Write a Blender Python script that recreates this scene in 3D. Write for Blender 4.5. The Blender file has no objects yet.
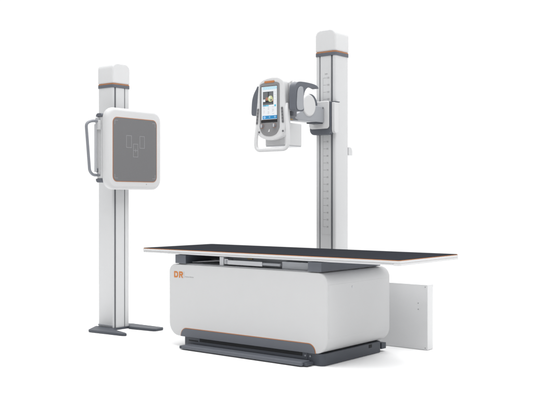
import bpy, bmesh, math, random
from mathutils import Vector, Matrix

scene = bpy.context.scene
COL = scene.collection
R = math.radians
random.seed(7)

# ------------------------------------------------------------------ camera
cam_data = bpy.data.cameras.new('camera')
cam_data.lens = 60.116
cam_data.sensor_width = 36.0
cam_data.clip_start = 0.05
cam_data.clip_end = 500.0
cam = bpy.data.objects.new('camera', cam_data)
COL.objects.link(cam)
cam.location = (3.796, -4.615, 1.064)
cam.rotation_euler = (R(90), 0, 0.6771)
scene.camera = cam

# ------------------------------------------------------------------ studio light
world = bpy.data.worlds.new('World')
scene.world = world
world.use_nodes = True
wn, wl = world.node_tree.nodes, world.node_tree.links
wn.clear()
w_out = wn.new('ShaderNodeOutputWorld')
w_bg = wn.new('ShaderNodeBackground')
w_tc = wn.new('ShaderNodeTexCoord')
w_dot = wn.new('ShaderNodeVectorMath'); w_dot.operation = 'DOT_PRODUCT'
w_dot.inputs[1].default_value = (-0.6265, 0.7794, 0.0)     # the white end of the studio
w_ramp = wn.new('ShaderNodeMapRange')
w_ramp.interpolation_type = 'SMOOTHSTEP'
w_ramp.inputs['From Min'].default_value = -0.25
w_ramp.inputs['From Max'].default_value = 0.60
w_ramp.inputs['To Min'].default_value = 0.49               # dimmer end of the room, behind the photographer
w_ramp.inputs['To Max'].default_value = 1.06
wl.new(w_tc.outputs['Generated'], w_dot.inputs[0])
wl.new(w_dot.outputs['Value'], w_ramp.inputs['Value'])
wl.new(w_ramp.outputs['Result'], w_bg.inputs['Strength'])
w_bg.inputs['Color'].default_value = (1.0, 1.0, 1.0, 1)
wl.new(w_bg.outputs['Background'], w_out.inputs['Surface'])


def area(name, loc, target, size, power, color=(1, 1, 1)):
    d = bpy.data.lights.new(name, 'AREA')
    d.shape = 'RECTANGLE'
    d.size, d.size_y = size
    d.energy = power
    d.color = color
    o = bpy.data.objects.new(name, d)
    COL.objects.link(o)
    o.location = loc
    v = Vector(target) - Vector(loc)
    o.rotation_euler = v.to_track_quat('-Z', 'Y').to_euler()
    return o


area('overhead_softbox', (0.2, 0.6, 7.0), (0.2, 0.6, 0), (12.0, 10.0), 1150)
area('key_softbox', (4.6, -1.6, 3.4), (-0.2, 0.4, 1.0), (2.4, 2.4), 14)

scene.view_settings.view_transform = 'Standard'
scene.view_settings.look = 'None'
scene.view_settings.exposure = 0.0
scene.view_settings.gamma = 1.0
scene.cycles.max_bounces = 10
scene.cycles.diffuse_bounces = 6
try:
    scene.cycles.use_denoising = True
except Exception:
    pass


# ------------------------------------------------------------------ materials
def material(name, color, rough=0.45, spec=0.4, metal=0.0, var=0.03, scale=14.0, bump=0.0, bump_scale=900.0, emit=0.0):
    m = bpy.data.materials.new(name)
    m.use_nodes = True
    n, l = m.node_tree.nodes, m.node_tree.links
    b = n['Principled BSDF']
    b.inputs['Metallic'].default_value = metal
    b.inputs['Specular IOR Level'].default_value = spec
    tc = n.new('ShaderNodeTexCoord')
    nz = n.new('ShaderNodeTexNoise')
    nz.inputs['Scale'].default_value = scale
    nz.inputs['Detail'].default_value = 5
    l.new(tc.outputs['Object'], nz.inputs['Vector'])
    mix = n.new('ShaderNodeMix'); mix.data_type = 'RGBA'
    mix.inputs['A'].default_value = tuple(c * (1 - var) for c in color) + (1,)
    mix.inputs['B'].default_value = tuple(min(1, c * (1 + var)) for c in color) + (1,)
    l.new(nz.outputs['Fac'], mix.inputs['Factor'])
    l.new(mix.outputs['Result'], b.inputs['Base Color'])
    mr = n.new('ShaderNodeMapRange')
    mr.inputs['To Min'].default_value = max(0.02, rough - 0.05)
    mr.inputs['To Max'].default_value = min(1, rough + 0.05)
    l.new(nz.outputs['Fac'], mr.inputs['Value'])
    l.new(mr.outputs['Result'], b.inputs['Roughness'])
    if bump > 0:
        n2 = n.new('ShaderNodeTexNoise')
        n2.inputs['Scale'].default_value = bump_scale
        n2.inputs['Detail'].default_value = 2
        l.new(tc.outputs['Object'], n2.inputs['Vector'])
        bp = n.new('ShaderNodeBump')
        bp.inputs['Strength'].default_value = bump
        bp.inputs['Distance'].default_value = 0.0006
        l.new(n2.outputs['Fac'], bp.inputs['Height'])
        l.new(bp.outputs['Normal'], b.inputs['Normal'])
    if emit > 0:
        l.new(mix.outputs['Result'], b.inputs['Emission Color'])
        b.inputs['Emission Strength'].default_value = emit
    return m


def screen_material(name, color):
    m = material(name, color, 0.25, 0.25, var=0.0, emit=1.0)
    b = m.node_tree.nodes['Principled BSDF']
    for l in list(b.inputs['Base Color'].links):
        m.node_tree.links.remove(l)
    b.inputs['Base Color'].default_value = (0.01, 0.01, 0.01, 1)
    return m


WHITE = material('white_powder_coat', (0.525, 0.528, 0.533), 0.42, 0.35, var=0.012, bump=0.08)
WHITE_GLOSS = material('white_plastic', (0.595, 0.598, 0.604), 0.3, 0.4, var=0.01)
ALU = material('pale_aluminium', (0.570, 0.575, 0.582), 0.4, 0.4, var=0.015, bump=0.05)
STEEL = material('light_steel', (0.50, 0.51, 0.53), 0.35, 0.5, metal=0.3, var=0.03)
SLATE = material('slate_grey_plastic', (0.107, 0.116, 0.136), 0.5, 0.35, var=0.03, bump=0.08)
SLATE_LIGHT = material('pale_slate_plastic', (0.305, 0.317, 0.340), 0.42, 0.4, var=0.02)
SLATE_DARK = material('dark_slate_metal', (0.06, 0.067, 0.082), 0.5, 0.35, var=0.04, bump=0.06)
BLACK = material('black_slot_and_shade', (0.014, 0.015, 0.017), 0.6, 0.2)
SLOT = material('dark_slot_shade_and_screw', (0.14, 0.145, 0.155), 0.6, 0.2)  # painted shade of the wider column slots; also the arm screw
SLOT_PALE = material('grey_slot_shade_and_screw', (0.22, 0.225, 0.235), 0.6, 0.2)  # paler painted shade of the narrow column slots; also the cabinet screws
TOP = material('dark_table_laminate', (0.028, 0.0298, 0.0352), 0.5, 0.0, var=0.10, scale=5, bump=0.05)
ORANGE = material('orange_trim', (0.43, 0.17, 0.06), 0.45, 0.3, var=0.02)
DETECTOR = material('grey_detector_face', (0.155, 0.155, 0.160), 0.5, 0.2, var=0.02, scale=40, bump=0.1, bump_scale=500)
BEZEL = material('grey_bezel_plastic', (0.22, 0.22, 0.225), 0.42, 0.35, var=0.02)
BUTTON = material('dark_grey_button', (0.13, 0.132, 0.14), 0.5, 0.3)
INK = material('grey_print', (0.33, 0.33, 0.34), 0.6, 0.1)
PALE_PRINT = material('pale_grey_print', (0.38, 0.38, 0.385), 0.6, 0.1)
LETTER = material('orange_print', (0.50, 0.18, 0.045), 0.5, 0.2, var=0.01)
SLATE_MID = material('grey_metal_paint', (0.20, 0.21, 0.235), 0.32, 0.5, var=0.02)
FORK = material('dark_grey_casting', (0.135, 0.142, 0.158), 0.5, 0.3, var=0.03)  # one darker grey for the fork and its base
CABINET = material('cabinet_powder_coat', (0.61, 0.614, 0.62), 0.45, 0.35, var=0.012, bump=0.08)
DISC = material('matt_white_cap', (0.56, 0.563, 0.568), 0.5, 0.25, var=0.01)
MARK = material('pale_mark_print', (0.29, 0.29, 0.30), 0.6, 0.1)
BRASS = material('brass', (0.30, 0.22, 0.11), 0.35, 0.5, metal=0.8)
FLOOR = material('white_studio_floor', (0.96, 0.96, 0.96), 0.9, 0.0, var=0.004)
UI = {}
for k, c in dict(paper=(0.82, 0.85, 0.88), header=(0.45, 0.76, 0.90), photo=(0.055, 0.06, 0.065), photo_grey=(0.16, 0.17, 0.18),
                 glow=(0.62, 0.66, 0.36), skin=(0.42, 0.20, 0.14), blue=(0.03, 0.26, 0.55), icon=(0.30, 0.55, 0.85), icon_pale=(0.25, 0.48, 0.70),
                 tab=(0.06, 0.36, 0.58), cyan=(0.10, 0.55, 0.78), line=(0.36, 0.34, 0.38), pink=(0.55, 0.36, 0.40), black=(0.02, 0.02, 0.022)).items():
    UI[k] = screen_material('screen_' + k, c)


# ------------------------------------------------------------------ helpers
ORIGIN = {}


def thing(name, label, cat, loc):
    o = bpy.data.objects.new(name, None)
    o.empty_display_size = 0.1
    COL.objects.link(o)
    o.location = loc
    o['label'] = label
    o['category'] = cat
    ORIGIN[o] = Vector(loc)
    return o


def obj(name, bm, mats, parent=None, bevel=0.0, seg=2, angle=35, label=None):
    """link a bmesh (world coordinates) as one mesh object under its thing or part"""
    off = ORIGIN.get(parent, Vector((0, 0, 0)))
    bmesh.ops.recalc_face_normals(bm, faces=bm.faces)
    bmesh.ops.translate(bm, verts=bm.verts, vec=-off)
    me = bpy.data.meshes.new(name)
    bm.to_mesh(me)
    bm.free()
    for m in (mats if isinstance(mats, (list, tuple)) else [mats]):
        me.materials.append(m)
    for p in me.polygons:
        p.use_smooth = True
    me.set_sharp_from_angle(angle=R(angle))
    o = bpy.data.objects.new(name, me)
    COL.objects.link(o)
    if parent is not None:
        o.parent = parent
    ORIGIN[o] = off
    if bevel > 0:
        b = o.modifiers.new('bevel', 'BEVEL')
        b.width = bevel
        b.segments = seg
        b.limit_method = 'ANGLE'
        b.angle_limit = R(angle)
        b.harden_normals = True
    if label:
        o['label'] = label
    return o


def new():
    return bmesh.new()


def add_box(bm, x0, x1, y0, y1, z0, z1, mi=0):
    v = [bm.verts.new(p) for p in ((x0, y0, z0), (x1, y0, z0), (x1, y1, z0), (x0, y1, z0), (x0, y0, z1), (x1, y0, z1), (x1, y1, z1), (x0, y1, z1))]
    for f in ((0, 3, 2, 1), (4, 5, 6, 7), (0, 1, 5, 4), (1, 2, 6, 5), (2, 3, 7, 6), (3, 0, 4, 7)):
        fc = bm.faces.new([v[i] for i in f])
        fc.material_index = mi
    return bm


def box(*a):
    return add_box(new(), *a)


def add_prism(bm, pts, axis, a, b, mi=0):
    """extrude a 2-D outline along an axis; the outline is (y,z), (x,z) or (x,y)"""
    def P(p, t):
        return {'x': (t, p[0], p[1]), 'y': (p[0], t, p[1]), 'z': (p[0], p[1], t)}[axis]
    A = [bm.verts.new(P(p, a)) for p in pts]
    B = [bm.verts.new(P(p, b)) for p in pts]
    n = len(pts)
    fs = [bm.faces.new(A), bm.faces.new(list(reversed(B)))]
    for i in range(n):
        fs.append(bm.faces.new((A[i], B[i], B[(i + 1) % n], A[(i + 1) % n])))
    for f in fs:
        f.material_index = mi
    return bm


def prism(*a):
    return add_prism(new(), *a)


def add_cyl(bm, c, axis, r, a, b, n=40, mi=0):
    pts = [(c[0] + r * math.cos(2 * math.pi * i / n), c[1] + r * math.sin(2 * math.pi * i / n)) for i in range(n)]
    return add_prism(bm, pts, axis, a, b, mi)


def rrect(u0, u1, v0, v1, r, n=8):
    """rounded rectangle; r one radius or four (bottom left, bottom right, top right, top left)"""
    if not isinstance(r, (list, tuple)):
        r = (r, r, r, r)
    out = []
    for (cu, cv, rr, st) in ((u0 + r[0], v0 + r[0], r[0], 180), (u1 - r[1], v0 + r[1], r[1], 270),
                             (u1 - r[2], v1 - r[2], r[2], 0), (u0 + r[3], v1 - r[3], r[3], 90)):
        if rr < 1e-6:
            out.append((cu, cv))
            continue
        for i in range(n + 1):
            t = R(st + 90 * i / n)
            out.append((cu + rr * math.cos(t), cv + rr * math.sin(t)))
    return out


def spline(pts, sub=8, closed=False):
    P = [Vector(p) for p in pts]
    n = len(P)
    out = []
    for i in range(n if closed else n - 1):
        if closed:
            p0, p1, p2, p3 = P[i - 1], P[i], P[(i + 1) % n], P[(i + 2) % n]
        else:
            p0, p1, p2, p3 = P[max(i - 1, 0)], P[i], P[i + 1], P[min(i + 2, n - 1)]
        for k in range(sub):
            t = k / sub
            out.append(0.5 * ((2 * p1) + (p2 - p0) * t + (2 * p0 - 5 * p1 + 4 * p2 - p3) * t * t + (3 * p1 - p0 - 3 * p2 + p3) * t ** 3))
    if not closed:
        out.append(P[-1])
    return out


def fillet(pts, r, n=7):
    """round the corners of an open 3-D polyline"""
    P = [Vector(p) for p in pts]
    out = [P[0]]
    for i in range(1, len(P) - 1):
        a, b = (P[i - 1] - P[i]), (P[i + 1] - P[i])
        rr = min(r, a.length * 0.48, b.length * 0.48)
        s, e = P[i] + a.normalized() * rr, P[i] + b.normalized() * rr
        for k in range(n + 1):
            t = k / n
            out.append((1 - t) ** 2 * s + 2 * t * (1 - t) * P[i] + t * t * e)
    out.append(P[-1])
    return out


def add_tube(bm, path, r, n=16, flat=1.0, ref=(0, 1, 0), mi=0):
    """round (or flattened along ref) tube along a path"""
    P = [Vector(p) for p in path]
    ref = Vector(ref)
    rings = []
    for i, p in enumerate(P):
        d = (P[min(i + 1, len(P) - 1)] - P[max(i - 1, 0)]).normalized()
        u = ref - d * ref.dot(d)
        if u.length < 1e-4:
            u = d.orthogonal()
        u.normalize()
        w = d.cross(u)
        rings.append([bm.verts.new(p + (u * flat * math.cos(2 * math.pi * k / n) + w * math.sin(2 * math.pi * k / n)) * r) for k in range(n)])
    for a, b in zip(rings, rings[1:]):
        for k in range(n):
            bm.faces.new((a[k], a[(k + 1) % n], b[(k + 1) % n], b[k])).material_index = mi
    bm.faces.new(list(reversed(rings[0]))).material_index = mi
    bm.faces.new(rings[-1]).material_index = mi
    return bm


def ring_prism(outer, inner, axis, a, b):
    """frame between two outlines that have the same number of points"""
    bm = new()
    def P(p, t):
        return {'x': (t, p[0], p[1]), 'y': (p[0], t, p[1]), 'z': (p[0], p[1], t)}[axis]
    n = len(outer)
    V = [[bm.verts.new(P(p, t)) for p in o] for o in (outer, inner) for t in (a, b)]
    for i in range(n):
        j = (i + 1) % n
        bm.faces.new((V[0][i], V[0][j], V[1][j], V[1][i]))
        bm.faces.new((V[2][j], V[2][i], V[3][i], V[3][j]))
        bm.faces.new((V[1][i], V[1][j], V[3][j], V[3][i]))
        bm.faces.new((V[0][j], V[0][i], V[2][i], V[2][j]))
    return bm


def text_bm(body, size, offset=0.0, extrude=0.0004, spacing=1.0, align='LEFT'):
    """a word as a mesh lying in x-z, facing -y, its left baseline at the origin"""
    cu = bpy.data.curves.new('lettering', 'FONT')
    cu.body = body
    cu.size = size
    cu.offset = offset
    cu.extrude = extrude
    cu.space_character = spacing
    cu.align_x = align
    cu.resolution_u = 4
    o = bpy.data.objects.new('lettering', cu)
    COL.objects.link(o)
    bpy.context.view_layer.update()
    me = bpy.data.meshes.new_from_object(o.evaluated_get(bpy.context.evaluated_depsgraph_get()))
    bm = new()
    bm.from_mesh(me)
    bpy.data.objects.remove(o)
    bpy.data.curves.remove(cu)
    bpy.data.meshes.remove(me)
    bmesh.ops.rotate(bm, verts=bm.verts, cent=(0, 0, 0), matrix=Matrix.Rotation(R(90), 3, 'X'))
    return bm


def merge(dst, src, vec=(0, 0, 0), mi=None):
    me = bpy.data.meshes.new('tmp')
    bmesh.ops.translate(src, verts=src.verts, vec=vec)
    if mi is not None:
        for f in src.faces:
            f.material_index = mi
    src.to_mesh(me)
    src.free()
    dst.from_mesh(me)
    bpy.data.meshes.remove(me)


# ------------------------------------------------------------------ floor
bm = new()
add_prism(bm, [(0.3 + 6.2 * math.cos(2 * math.pi * i / 96), 5.4 * math.sin(2 * math.pi * i / 96)) for i in range(96)], 'z', -0.02, 0.0)
fl = obj('floor', bm, FLOOR)
fl['kind'] = 'structure'


# ------------------------------------------------------------------ the columns
def column_parts(root, to_world, top, grooves):
    """aluminium column with two slots in its front, its grey band and its rounded cap.
    to_world turns (across, back) of the column into (x, y); its front is back = 0"""
    W, D = 0.184, 0.182
    h, r = W / 2, 0.016
    pts = []
    def arc(cu, cv, s):
        for i in range(7):
            t = R(s + 15 * i)
            pts.append((cu + r * math.cos(t), cv + r * math.sin(t)))
    arc(-h + r, r, 180)
    for (g0, g1, dep, m) in grooves:
        pts.extend([(g0, 0), (g0, dep), (g1, dep), (g1, 0)])
    arc(h - r, r, 270)
    arc(h - r, D - r, 0)
    arc(-h + r, D - r, 90)
    bm = prism([to_world(*p) for p in pts], 'z', 0.004, top)
    col = obj('column', bm, ALU, root, angle=30)
    for (g0, g1, dep, m) in grooves:
        q = [to_world(u, v) for u, v in ((g0 + 0.0004, dep - 0.0085), (g1 - 0.0004, dep - 0.0085), (g1 - 0.0004, dep - 0.001), (g0 + 0.0004, dep - 0.001))]
        obj('slot_shade_strip', prism(q, 'z', 0.006, top - 0.002), m, col)  # dark strip that paints in the shade inside the slot
    def slab(grow, rr, z0, z1):
        return prism([to_world(u, v) for u, v in rrect(-h - grow, h + grow, -grow, D + grow, rr)], 'z', z0, z1)
    band = obj('cap_band', slab(0.005, 0.02, top, top + 0.026), SLATE, root, bevel=0.002)
    obj('orange_trim', slab(0.0042, 0.02, top + 0.0262, top + 0.032), ORANGE, band)
    # cap: rounded top across the front, swept back
    z0, z1, rc = top + 0.0322, top + 0.207, 0.054
    g = 0.004
    prof = [(-h - g, z0), (h + g, z0)]
    for i in range(11):
        t = R(9 * i)
        prof.append((h + g - rc + rc * math.cos(t), z1 - rc + rc * math.sin(t)))
    for i in range(11):
        t = R(90 + 9 * i)
        prof.append((-h - g + rc + rc * math.cos(t), z1 - rc + rc * math.sin(t)))
    bm = new()
    A = [bm.verts.new((*to_world(u, -g), z)) for u, z in prof]
    B = [bm.verts.new((*to_world(u, D + g), z)) for u, z in prof]
    bm.faces.new(A)
    bm.faces.new(list(reversed(B)))
    for i in range(len(A)):
        j = (i + 1) % len(A)
        bm.faces.new((A[i], B[i], B[j], A[j]))
    obj('cap', bm, WHITE_GLOSS, root, bevel=0.016, seg=5, angle=50)
    return col


# ------------------------------------------------------------------ X-ray table
table = thing('xray_table', 'long white patient table with dark top and boxy base lettered DR', 'x-ray table', (-0.15, 0.39, 0))

# plinth on the floor
bm = new()
add_prism(bm, rrect(-0.655, 0.523, 0.035, 0.748, 0.035), 'z', 0.002, 0.079)
plinth = obj('plinth', bm, SLATE_DARK, table, bevel=0.003)
obj('plinth_end', box(-0.715, -0.6553, 0.05, 0.70, 0.002, 0.0785), SLATE, plinth, bevel=0.003)
obj('recess', box(-0.69, 0.40, 0.0310, 0.0352, 0.034, 0.0770), SLATE_DARK, plinth)
obj('recess_slot_and_shade', box(-0.655, -0.565, 0.0300, 0.0309, 0.052, 0.060), BLACK, plinth)
obj('recess_slot_and_shade', box(-0.550, 0.36, 0.0300, 0.0309, 0.054, 0.0765), BLACK, plinth)  # black strip standing in for the shadow under the skirt
obj('side_slot', box(0.5225, 0.5245, 0.575, 0.612, 0.050, 0.072), BLACK, plinth)
obj('rear_block', box(0.44, 0.520, 0.7485, 0.806, 0.020, 0.062), SLATE_DARK, plinth, bevel=0.002)
for xx in (0.385, 0.425):
    bm = new()
    add_cyl(bm, (xx, 0.058), 'y', 0.006, 0.0265, 0.0308, 16)
    obj('bolt', bm, SLATE_MID, plinth, bevel=0.001)

# foot bar along the front
bar = obj('foot_bar', box(-0.640, 0.425, -0.066, 0.030, 0.006, 0.033), SLATE, table, bevel=0.009, seg=4)
obj('bar_end', box(0.4255, 0.452, -0.046, 0.030, 0.006, 0.026), SLATE_DARK, bar, bevel=0.004)
obj('bar_end', box(-0.664, -0.6405, -0.060, 0.030, 0.006, 0.027), SLATE_DARK, bar, bevel=0.004)

# body: a rounded rectangle seen from the front, running back
bm = prism(rrect(-0.854, 0.557, 0.078, 0.598, (0.095, 0.095, 0.072, 0.060), 14), 'y', 0.03, 0.795)
body = obj('base_body', bm, WHITE, table, bevel=0.007, seg=4, angle=50)
skirt = rrect(-0.731, 0.463, 0.0786, 0.137, (0.0, 0.0, 0.057, 0.053), 10)
outer = rrect(-0.7355, 0.4675, 0.0786, 0.1415, (0.0, 0.0, 0.0605, 0.0565), 10)
obj('orange_trim', prism(outer, 'y', 0.0280, 0.0312), ORANGE, body)
obj('skirt_panel', prism(skirt, 'y', 0.0255, 0.0279), SLATE, body)
obj('side_panel', prism(rrect(0.046, 0.779, 0.178, 0.522, 0.004), 'x', 0.5560, 0.5578), WHITE, body, bevel=0.0006)
bm = new()
add_cyl(bm, (0.318, 0.492), 'x', 0.008, 0.5580, 0.5605, 20)
obj('lock', bm, STEEL, body)
def strokes(x0, w, z0, h, t, letter):
    """D or R drawn with an even stroke, corners rounded"""
    y0, y1 = 0.0286, 0.0302
    if letter == 'D':
        return ring_prism(rrect(x0, x0 + w, z0, z0 + h, (0.003, 0.017, 0.017, 0.003), 6), rrect(x0 + t, x0 + w - t, z0 + t, z0 + h - t, (0.001, 0.008, 0.008, 0.001), 6), 'y', y0, y1)
    m = z0 + h * 0.40
    bm = ring_prism(rrect(x0, x0 + w, m, z0 + h, (0.001, 0.011, 0.014, 0.003), 6), rrect(x0 + t, x0 + w - t, m + t * 0.9, z0 + h - t, (0.001, 0.004, 0.005, 0.001), 6), 'y', y0, y1)
    add_box(bm, x0, x0 + t, y0, y1, z0, m)
    add_prism(bm, [(x0 + w * 0.42, m), (x0 + w - t, z0), (x0 + w + 0.001, z0), (x0 + w * 0.42 + t * 1.15, m)], 'y', y0, y1)
    return bm
obj('letter_d', strokes(-0.803, 0.040, 0.5, 0.0455, 0.0105, 'D'), LETTER, body)
obj('letter_r', strokes(-0.753, 0.039, 0.5, 0.0455, 0.0105, 'R'), LETTER, body)
bm = box(-0.7042, -0.7028, 0.0286, 0.0302, 0.502, 0.546)
obj('divider_line', bm, PALE_PRINT, body)
bm = new()
x = -0.692
for wd, gap, hh in ((0.007, 0.003, 0.0075), (0.003, 0.002, 0.005), (0.003, 0.002, 0.005), (0.003, 0.002, 0.005), (0.003, 0.002, 0.006), (0.004, 0.002, 0.005), (0.004, 0.006, 0.005),
                    (0.006, 0.002, 0.0075), (0.004, 0.002, 0.005), (0.004, 0.002, 0.005), (0.004, 0.002, 0.0055), (0.005, 0.002, 0.005), (0.004, 0.002, 0.005)):
    add_box(bm, x, x + wd, 0.0288, 0.0302, 0.5065, 0.5065 + hh)
    x += wd + gap
obj('small_print', bm, PALE_PRINT, body)

# deck, rails and the tray under the top
obj('deck', box(-0.775, 0.475, 0.052, 0.752, 0.5975, 0.6045), STEEL, table)
for x0 in (-0.787, 0.408):
    rail = obj('top_rail', box(x0, x0 + 0.102, 0.032, 0.745, 0.605, 0.6665), SLATE_DARK, table)
    obj('rail_end', box(x0 - 0.001, x0 + 0.103, 0.026, 0.0318, 0.6048, 0.667), SLATE, rail, bevel=0.002)
carr = obj('tray_carriage', box(-0.344, 0.40, 0.112, 0.62, 0.6052, 0.664), SLATE_LIGHT, table)
obj('carriage_bracket', box(-0.382, -0.345, 0.055, 0.62, 0.6052, 0.6655), STEEL, carr, bevel=0.002)
obj('carriage_plate', box(0.166, 0.400, 0.065, 0.1115, 0.6052, 0.655), SLATE_LIGHT, carr, bevel=0.002)
tray = obj('detector_tray', box(-0.325, 0.158, 0.052, 0.1115, 0.622, 0.6405), SLATE_LIGHT, table, bevel=0.003)
obj('tray_grip', prism(rrect(-0.30, 0.01, 0.0465, 0.0518, 0.002), 'z', 0.616, 0.646), STEEL, tray, bevel=0.001)
obj('tray_clamp', box(-0.342, -0.306, 0.060, 0.1115, 0.616, 0.652), STEEL, tray, bevel=0.002)
obj('connector', box(-0.165, -0.120, 0.100, 0.1115, 0.654, 0.661), BRASS, tray, bevel=0.001)
obj('cross_bar', box(-0.684, -0.384, 0.30, 0.34, 0.618, 0.626), STEEL, table)
bm = new()
add_tube(bm, fillet([(-0.684, 0.10, 0.612), (-0.56, 0.11, 0.622), (-0.46, 0.12, 0.630), (-0.384, 0.12, 0.632)], 0.05), 0.004, 10)
obj('cable', bm, STEEL, table)
obj('under_frame', box(-0.90, 0.92, 0.06, 0.72, 0.6675, 0.6735), STEEL, table)

# floating top
top = obj('table_top', prism(rrect(-1.112, 1.1, 0.0, 0.774, 0.022), 'z', 0.6865, 0.7005), WHITE_GLOSS, table, bevel=0.002)
obj('lower_edge', box(-1.102, 1.056, 0.005, 0.768, 0.6730, 0.6864), ALU, top, bevel=0.004, seg=3)
obj('end_cap', prism(rrect(1.0565, 1.0995, 0.0005, 0.7735, (0.003, 0.0218, 0.0218, 0.003)), 'z', 0.6705, 0.6864), WHITE_GLOSS, top, bevel=0.003, seg=2)
obj('orange_trim', prism(rrect(-1.1105, 1.0985, 0.0015, 0.7725, 0.022), 'z', 0.7006, 0.7042), ORANGE, top, bevel=0.001)
obj('dark_surface', prism(rrect(-1.108, 1.096, 0.004, 0.770, 0.020), 'z', 0.7043, 0.7065), TOP, top, bevel=0.001)

# ------------------------------------------------------------------ cabinet behind the table
cab = thing('equipment_cabinet', 'slim plain light grey cabinet on the floor behind the table end', 'cabinet', (0.45, 1.04, 0))
cbody = obj('cabinet_body', box(0.18, 0.743, 1.0, 1.082, 0.002, 0.464), CABINET, cab, bevel=0.003, seg=3)
for (xx, zz) in ((0.668, 0.330), (0.668, 0.287), (0.724, 0.447), (0.724, 0.016)):
    bm = new()
    add_cyl(bm, (xx, zz), 'y', 0.0036, 0.9986, 1.001, 14)
    obj('screw', bm, SLOT_PALE, cbody)

# ------------------------------------------------------------------ tube stand behind the table
stand = thing('tube_stand', 'tall white column behind the table carrying the tube head with a screen', 'x-ray tube stand', (-0.137, 1.09, 0))
col = column_parts(stand, lambda u, v: (-0.137 + u, 1.0 + v), 2.170,
                   [(-0.058, -0.045, 0.012, SLOT_PALE), (0.051, 0.069, 0.012, SLOT)])
obj('foot_plate', prism(rrect(-0.33, 0.06, 0.95, 1.30, 0.02), 'z', 0.001, 0.0035), SLATE_DARK, stand)
# scale: a printed strip let into the front of the column
bm = new()
z0, dz = 0.859, 0.05438
add_box(bm, -0.168, -0.0865, 0.9990, 1.0005, 0.80, 2.06, 0)
add_box(bm, -0.158, -0.1566, 0.9985, 0.9993, z0, z0 + 21 * dz, 1)
for i in range(22):
    z = z0 + i * dz
    add_box(bm, -0.1564, -0.131, 0.9985, 0.9993, z - 0.0013, z + 0.0013, 1)
    merge(bm, text_bm(str(30 + 5 * i), 0.0185, offset=0.0003), (-0.126, 0.9989, z - 0.0065), 1)
merge(bm, text_bm('cm', 0.022, offset=0.0003), (-0.142, 0.9989, 2.026), 1)
obj('scale_ruler', bm, [ALU, INK], col)
# small half-round stop at the back
obj('cable_stop', prism(rrect(1.1825, 1.236, 1.412, 1.476, (0.004, 0.004, 0.035, 0.004)), 'x', -0.085, -0.045), ALU, stand, bevel=0.002)

# carriage on the column
car = obj('carriage', prism(rrect(-0.246, -0.048, 1.562, 1.812, (0.042, 0.042, 0.008, 0.008)), 'y', 0.945, 0.9985), SLATE, stand, bevel=0.004, seg=3)
obj('carriage_cover', prism(rrect(-0.244, -0.060, 1.606, 1.815, (0.030, 0.022, 0.012, 0.012)), 'y', 0.930, 0.9449), WHITE_GLOSS, car, bevel=0.006, seg=3)
obj('carriage_side', prism(rrect(0.950, 1.006, 1.570, 1.806, (0.026, 0.026, 0.004, 0.006)), 'x', -0.0445, -0.018), WHITE_GLOSS, car, bevel=0.006, seg=3)
obj('carriage_lip', box(-0.0475, -0.016, 0.952, 1.020, 1.8065, 1.813), SLATE, car, bevel=0.002)

# arm, pivot and fork
arm = obj('support_arm', prism([(0.9298, 1.652), (0.9298, 1.772), (0.70, 1.772), (0.655, 1.75), (0.62, 1.705), (0.575, 1.69), (0.560, 1.672), (0.570, 1.656), (0.61, 1.648)], 'x', -0.205, -0.10), SLATE_LIGHT, stand, bevel=0.006, seg=3)
obj('arm_foot', box(-0.200, -0.112, 0.84, 0.9297, 1.642, 1.6518), SLATE_DARK, arm, bevel=0.002)
bm = new()
add_cyl(bm, (0.913, 1.762), 'x', 0.006, -0.0999, -0.0965, 16)
obj('arm_screw', bm, SLOT, arm)
bm = new()
add_cyl(bm, (0.802, 1.776), 'x', 0.084, -0.20, -0.128, 56)
piv = obj('pivot_housing', bm, SLATE, stand, bevel=0.006, seg=3)
bm = new()
add_cyl(bm, (0.732, 1.766), 'x', 0.083, -0.1278, -0.092, 64)
obj('pivot_cap', bm, DISC, piv, bevel=0.012, seg=5)
fork = prism([(0.40, 1.684), (0.43, 1.664), (0.48, 1.651), (0.60, 1.646), (0.66, 1.652), (0.66, 1.69), (0.40, 1.6935)], 'x', -0.200, -0.104)
fk = obj('fork', fork, FORK, stand, bevel=0.006, seg=3)
obj('fork_base', prism(rrect(-0.206, 0.022, 0.376, 0.452, (0.012, 0.012, 0.045, 0.012)), 'z', 1.655, 1.6925), FORK, fk, bevel=0.004)

# tube housing: white casing with slate end covers
cas = rrect(0.345, 0.374, 1.6945, 1.896, (0.01, 0.01, 0.01, 0.012), 6)
housing = obj('tube_housing', prism(cas, 'x', -0.234, 0.0525), WHITE_GLOSS, stand, bevel=0.006, seg=3)
obj('housing_rib', prism(rrect(0.338, 0.376, 1.692, 1.901, (0.012, 0.012, 0.012, 0.014), 6), 'x', 0.020, 0.034), WHITE, housing, bevel=0.003)
obj('tube_barrel', prism(rrect(0.3745, 0.545, 1.700, 1.862, 0.06, 10), 'x', -0.228, -0.050), WHITE, housing, bevel=0.004)
hood = [(0.302, 1.686), (0.293, 1.730), (0.290, 1.790), (0.295, 1.845), (0.310, 1.872), (0.345, 1.886), (0.42, 1.889), (0.50, 1.886), (0.545, 1.879), (0.566, 1.868), (0.568, 1.857),
        (0.525, 1.864), (0.48, 1.862), (0.44, 1.852), (0.412, 1.830), (0.396, 1.795), (0.390, 1.740), (0.390, 1.686)]
hp = [(p.x, p.y) for p in spline([(a, b, 0) for a, b in hood], 5, closed=True)]
obj('end_cover', prism(hp, 'x', 0.053, 0.105), SLATE, stand, bevel=0.012, seg=4, angle=50)
inner = prism([(p.x, p.y) for p in spline([(0.312, 1.694, 0), (0.309, 1.78, 0), (0.318, 1.826, 0), (0.342, 1.850, 0), (0.376, 1.848, 0), (0.384, 1.80, 0), (0.380, 1.74, 0), (0.380, 1.696, 0)], 5, closed=True)], 'x', 0.1048, 0.1115)
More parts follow.
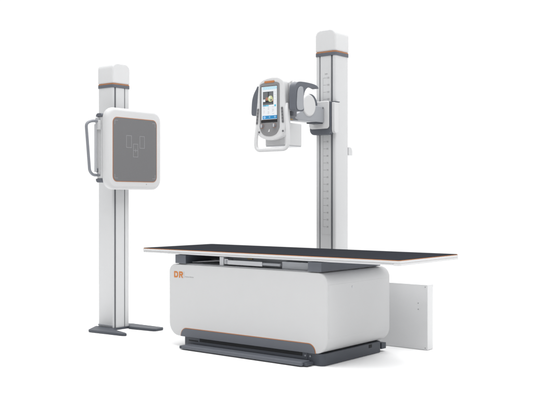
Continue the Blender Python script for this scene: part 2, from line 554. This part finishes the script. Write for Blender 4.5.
obj('cover_inlay', inner, SLATE_LIGHT, housing, bevel=0.004, seg=3)
lp = [(p.x, p.y) for p in spline([(-0.236, 1.872, 0), (-0.256, 1.852, 0), (-0.277, 1.818, 0), (-0.291, 1.775, 0), (-0.296, 1.72, 0), (-0.296, 1.682, 0), (-0.285, 1.668, 0), (-0.255, 1.668, 0), (-0.236, 1.672, 0), (-0.2345, 1.75, 0)], 5, closed=True)]
obj('end_cover', prism(lp, 'y', 0.302, 0.46), SLATE, stand, bevel=0.012, seg=4, angle=50)

# collimator hanging below on a short neck
colli = obj('collimator', box(-0.207, -0.030, 0.352, 0.550, 1.452, 1.612), ALU, stand, bevel=0.005, seg=3)
obj('collimator_rim', box(-0.204, -0.033, 0.355, 0.547, 1.4455, 1.4518), STEEL, colli)
obj('collimator_neck', box(-0.195, -0.095, 0.360, 0.43, 1.6122, 1.6935), SLATE_DARK, colli)
obj('brass_knob', box(-0.100, -0.078, 0.475, 0.510, 1.640, 1.650), BRASS, stand, bevel=0.002)

# control panel with its screen
def smooth_outline(pts, sub=6):
    return [(p.x, p.y) for p in spline([(a, b, 0) for a, b in pts], sub, closed=True)]
face = smooth_outline([(-0.226, 1.862), (-0.214, 1.896), (-0.175, 1.920), (-0.11, 1.931), (-0.045, 1.926), (-0.004, 1.902), (0.010, 1.862), (0.017, 1.75), (0.026, 1.64), (0.026, 1.575),
                       (-0.004, 1.520), (-0.06, 1.492), (-0.112, 1.486), (-0.17, 1.494), (-0.222, 1.522), (-0.250, 1.575), (-0.249, 1.64), (-0.237, 1.75)])
panel = obj('control_panel', prism(face, 'y', 0.290, 0.346), WHITE_GLOSS, stand, bevel=0.012, seg=5, angle=50)
bez = smooth_outline([(-0.206, 1.862), (-0.198, 1.884), (-0.165, 1.893), (-0.118, 1.896), (-0.07, 1.893), (-0.038, 1.884), (-0.030, 1.862), (-0.029, 1.75), (-0.029, 1.60), (-0.033, 1.565),
                      (-0.062, 1.526), (-0.118, 1.513), (-0.174, 1.526), (-0.203, 1.565), (-0.207, 1.60), (-0.207, 1.75)])
obj('bezel', prism(bez, 'y', 0.2872, 0.2905), BEZEL, panel, bevel=0.001)
obj('indicator_lamp', prism(rrect(-0.164, -0.074, 1.889, 1.9035, 0.006), 'y', 0.2845, 0.2905), ORANGE, panel, bevel=0.002)
# screen: dark glass, then the picture in layers
S0, S1, T0, T1 = -0.194, -0.047, 1.610, 1.868
keys = list(UI)
bm = new()
def ui(k, x0, x1, z0, z1, lay):
    y1 = 0.2868 - 0.0003 * lay
    w, h = S1 - S0, T1 - T0
    add_box(bm, S0 + x0 * w, S0 + x1 * w, y1 - 0.00022, y1, T0 + z0 * h, T0 + z1 * h, keys.index(k))
def ui_disc(k, cx, cz, r, lay, sq=1.0):
    y1 = 0.2868 - 0.0003 * lay
    w, h = S1 - S0, T1 - T0
    pts = [(S0 + cx * w + r * w * math.cos(t * math.pi / 12), T0 + cz * h + r * w * sq * math.sin(t * math.pi / 12)) for t in range(24)]
    add_prism(bm, pts, 'y', y1 - 0.00022, y1, keys.index(k))
ui('black', 0, 1, 0, 1, 0)
ui('paper', 0.03, 0.98, 0.075, 0.985, 1)
ui('header', 0.10, 0.97, 0.905, 0.975, 2)
for i in range(7):
    ui('paper', 0.13 + 0.115 * i, 0.20 + 0.115 * i, 0.925, 0.945, 3)
ui('photo', 0.12, 0.76, 0.485, 0.845, 2)
ui('photo_grey', 0.13, 0.42, 0.655, 0.83, 3)
ui('photo_grey', 0.50, 0.75, 0.70, 0.835, 3)
ui('black', 0.28, 0.45, 0.565, 0.61, 3)
ui('paper', 0.13, 0.27, 0.57, 0.64, 3)
ui('photo_grey', 0.14, 0.72, 0.50, 0.53, 3)
ui_disc('skin', 0.37, 0.645, 0.085, 4)
ui_disc('skin', 0.70, 0.605, 0.06, 4)
ui_disc('glow', 0.585, 0.645, 0.15, 5)
ui_disc('paper', 0.545, 0.685, 0.055, 6)
ui_disc('photo_grey', 0.63, 0.61, 0.05, 6)
ui('tab', 0.12, 0.30, 0.447, 0.480, 2)
ui('cyan', 0.30, 0.48, 0.447, 0.478, 2)
ui_disc('cyan', 0.87, 0.455, 0.055, 2)
for rr in range(7):
    zc = 0.415 - 0.030 * rr
    for cc, wd in ((0.16, 0.07), (0.42, 0.09), (0.68, 0.12)):
        if (rr + int(cc * 10)) % 4 != 3:
            ui('pink' if cc < 0.2 else 'line', cc, cc + wd * (0.7 + 0.3 * ((rr * 7 + int(cc * 30)) % 3) / 2), zc, zc + 0.008, 2)
for i in range(4):
    ui('line', 0.80, 0.92, 0.82 - 0.07 * i, 0.824 - 0.07 * i, 2)
ui('blue', 0.10, 0.98, 0.095, 0.190, 2)
ui_disc('icon', 0.22, 0.143, 0.075, 3, 0.8)
ui_disc('icon_pale', 0.53, 0.15, 0.05, 3, 0.8)
ui_disc('icon_pale', 0.86, 0.148, 0.06, 3, 0.8)
ui('black', 0.06, 0.995, 0.004, 0.085, 3)
obj('screen', bm, [UI[k] for k in keys], panel)
for xx in (-0.181, -0.070):
    bm = new()
    add_cyl(bm, (xx - 0.004, 1.586), 'y', 0.0155, 0.284, 0.2878, 28)
    obj('knob_ring', bm, ORANGE, panel, bevel=0.001)
    bm = new()
    add_cyl(bm, (xx, 1.586), 'y', 0.0135, 0.270, 0.2839, 28)
    add_box(bm, xx - 0.0005, xx + 0.0065, 0.2665, 0.2699, 1.576, 1.598, 1)  # white bar put on as the highlight of the knob
    obj('knob', bm, [SLATE_MID, WHITE_GLOSS], panel, bevel=0.002, seg=2)
bm = prism([(-0.131, 1.543), (-0.115, 1.545), (-0.115, 1.563), (-0.119, 1.564)], 'y', 0.2855, 0.2875)
obj('button', bm, WHITE_GLOSS, panel)
for x0, tilt in ((-0.230, -0.012), (-0.016, 0.008)):
    pts = [(x0 + u + tilt * (1.712 - z) / 0.11, z) for u, z in rrect(0, 0.017, 1.602, 1.714, 0.007)]
    strip = obj('button_strip', prism(pts, 'y', 0.2866, 0.2905), BEZEL, panel, bevel=0.001)
    bm = new()
    for i in range(5):
        z = 1.613 + 0.0225 * i
        xo = x0 + tilt * (1.712 - z) / 0.11
        add_prism(bm, rrect(xo + 0.003, xo + 0.0145, z - 0.007, z + 0.007, 0.003), 'y', 0.2852, 0.2868)
    obj('keys', bm, BUTTON, panel)
# guard handle round the bottom of the panel
path = fillet([(-0.236, 0.305, 1.615), (-0.240, 0.285, 1.50), (-0.238, 0.285, 1.418), (0.046, 0.285, 1.418), (0.050, 0.285, 1.52), (0.032, 0.288, 1.68), (0.020, 0.312, 1.735)], 0.055, 9)
bm = new()
add_tube(bm, path, 0.0140, 20, flat=0.9)
obj('handle', bm, WHITE_GLOSS, panel, angle=60)
for xx in (-0.213, 0.0):
    bm = new()
    add_cyl(bm, (xx, 1.545), 'y', 0.007, 0.2865, 0.2935, 16)
    obj('handle_screw', bm, BUTTON, panel)

# ------------------------------------------------------------------ wall stand at the left
wall = thing('chest_stand', 'freestanding white column holding a square grey faced detector panel', 'x-ray stand', (-1.826, 0.354, 0))
XF = -1.735
wcol = column_parts(wall, lambda u, v: (XF - v, 0.354 + u), 1.985,
                    [(-0.076, -0.057, 0.012, SLOT), (0.032, 0.043, 0.012, SLOT_PALE)])
def poly_foot(pts):
    return prism(pts, 'z', 0.001, 0.022)
obj('foot', poly_foot([(-1.94, 0.262), (-1.925, 0.235), (-1.825, 0.083), (-1.80, 0.070), (-1.45, 0.100), (-1.422, 0.113), (-1.418, 0.128), (-1.46, 0.152), (-1.56, 0.182), (-1.70, 0.222), (-1.72, 0.262)]), SLATE_DARK, wall, bevel=0.006, seg=3)
obj('foot', poly_foot([(-1.72, 0.446), (-1.715, 0.415), (-1.69, 0.400), (-1.66, 0.400), (-1.44, 0.428), (-1.418, 0.440), (-1.420, 0.525), (-1.440, 0.548), (-1.80, 0.548), (-1.94, 0.50), (-1.94, 0.446)]), SLATE_DARK, wall, bevel=0.006, seg=3)
obj('base_plate', box(-1.94, -1.722, 0.2622, 0.4458, 0.001, 0.018), SLATE_DARK, wall, bevel=0.002)
obj('foot_bracket', box(-1.914, -1.738, 0.2580, 0.2668, 0.0261, 0.040), SLATE_LIGHT, wall, bevel=0.002)

det = obj('detector_housing', prism(rrect(0.076, 0.676, 1.148, 1.804, 0.090, 12), 'x', -1.664, -1.590), DISC, wall, bevel=0.030, seg=7, angle=50)
obj('orange_trim', prism(rrect(0.1328, 0.6172, 1.2108, 1.7282, 0.046, 10), 'x', -1.5905, -1.5885), ORANGE, det)
obj('detector_face', prism(rrect(0.1375, 0.6125, 1.2155, 1.7235, 0.042, 10), 'x', -1.5884, -1.5872), DETECTOR, det)
def mark(bm, y0, y1, z0, z1):
    add_box(bm, -1.58725, -1.5866, min(y0, y1), max(y0, y1), min(z0, z1), max(z0, z1))
def frame(bm, y0, y1, z0, z1, t=0.0036):
    mark(bm, y0, y1, z0, z0 + t); mark(bm, y0, y1, z1 - t, z1)
    mark(bm, y0, y0 + t, z0 + t, z1 - t); mark(bm, y1 - t, y1, z0 + t, z1 - t)
for fr in ((0.275, 0.333, 1.487, 1.587), (0.422, 0.476, 1.487, 1.587)):
    bm = new()
    frame(bm, *fr)
    obj('field_mark', bm, MARK, det)
bm = new()
frame(bm, 0.350, 0.403, 1.413, 1.521)
mark(bm, 0.3542, 0.3988, 1.4655, 1.4690)
mark(bm, 0.3750, 0.3785, 1.4690, 1.482); mark(bm, 0.3750, 0.3785, 1.452, 1.4655)
obj('centre_mark', bm, MARK, det)
for (y, z, sy, sz) in ((0.152, 1.702, 1, -1), (0.598, 1.702, -1, -1), (0.152, 1.238, 1, 1), (0.598, 1.238, -1, 1)):
    bm = new()
    mark(bm, y, y + sy * 0.034, z, z + sz * 0.0035)
    mark(bm, y, y + sy * 0.0035, z + sz * 0.0035, z + sz * 0.034)
    obj('corner_mark', bm, MARK, det)
bm = new()
add_cyl(bm, (0.50, 1.193), 'x', 0.004, -1.593, -1.5885, 14)
obj('status_light', bm, MARK, det)
obj('mount', box(-1.7348, -1.6642, 0.20, 0.50, 1.28, 1.69), SLATE_LIGHT, wall, bevel=0.004)
# side channel with dark ends
ch = obj('side_channel', prism(rrect(-1.728, -1.660, 0.086, 0.17, 0.012), 'z', 1.235, 1.728), ALU, wall, bevel=0.003)
obj('channel_liner', prism(rrect(-1.714, -1.686, 0.0765, 0.0858, 0.003), 'z', 1.25, 1.66), WHITE, ch)
for (z0, z1) in ((1.7285, 1.757), (1.203, 1.2345)):
    rr = 0.024
    obj('channel_end', prism(rrect(-1.730, -1.658, z0, z1, (0.004, 0.004, rr, rr) if z0 > 1.5 else (rr, rr, 0.004, 0.004)), 'y', 0.078, 0.17), SLATE, ch, bevel=0.004, seg=3)
obj('latch_block', box(-1.722, -1.690, 0.066, 0.0858, 1.655, 1.722), STEEL, ch, bevel=0.004)
obj('latch_block', box(-1.700, -1.668, 0.060, 0.0858, 1.625, 1.700), ALU, ch, bevel=0.004)
obj('guide_bar', box(-1.715, -1.695, 0.050, 0.064, 1.287, 1.668), STEEL, wall, bevel=0.002)
for zz in (1.30, 1.645):
    obj('bar_lug', box(-1.712, -1.698, 0.0642, 0.0858, zz - 0.016, zz + 0.016), SLATE, wall, bevel=0.002)
path = fillet([(-1.694, 0.084, 1.690), (-1.694, 0.010, 1.693), (-1.694, -0.050, 1.668), (-1.694, -0.014, 1.292), (-1.694, 0.020, 1.262), (-1.694, 0.084, 1.262)], 0.07, 9)
bm = new()
add_tube(bm, path, 0.0115, 18)
obj('grab_handle', bm, SLATE_MID, wall, angle=60)
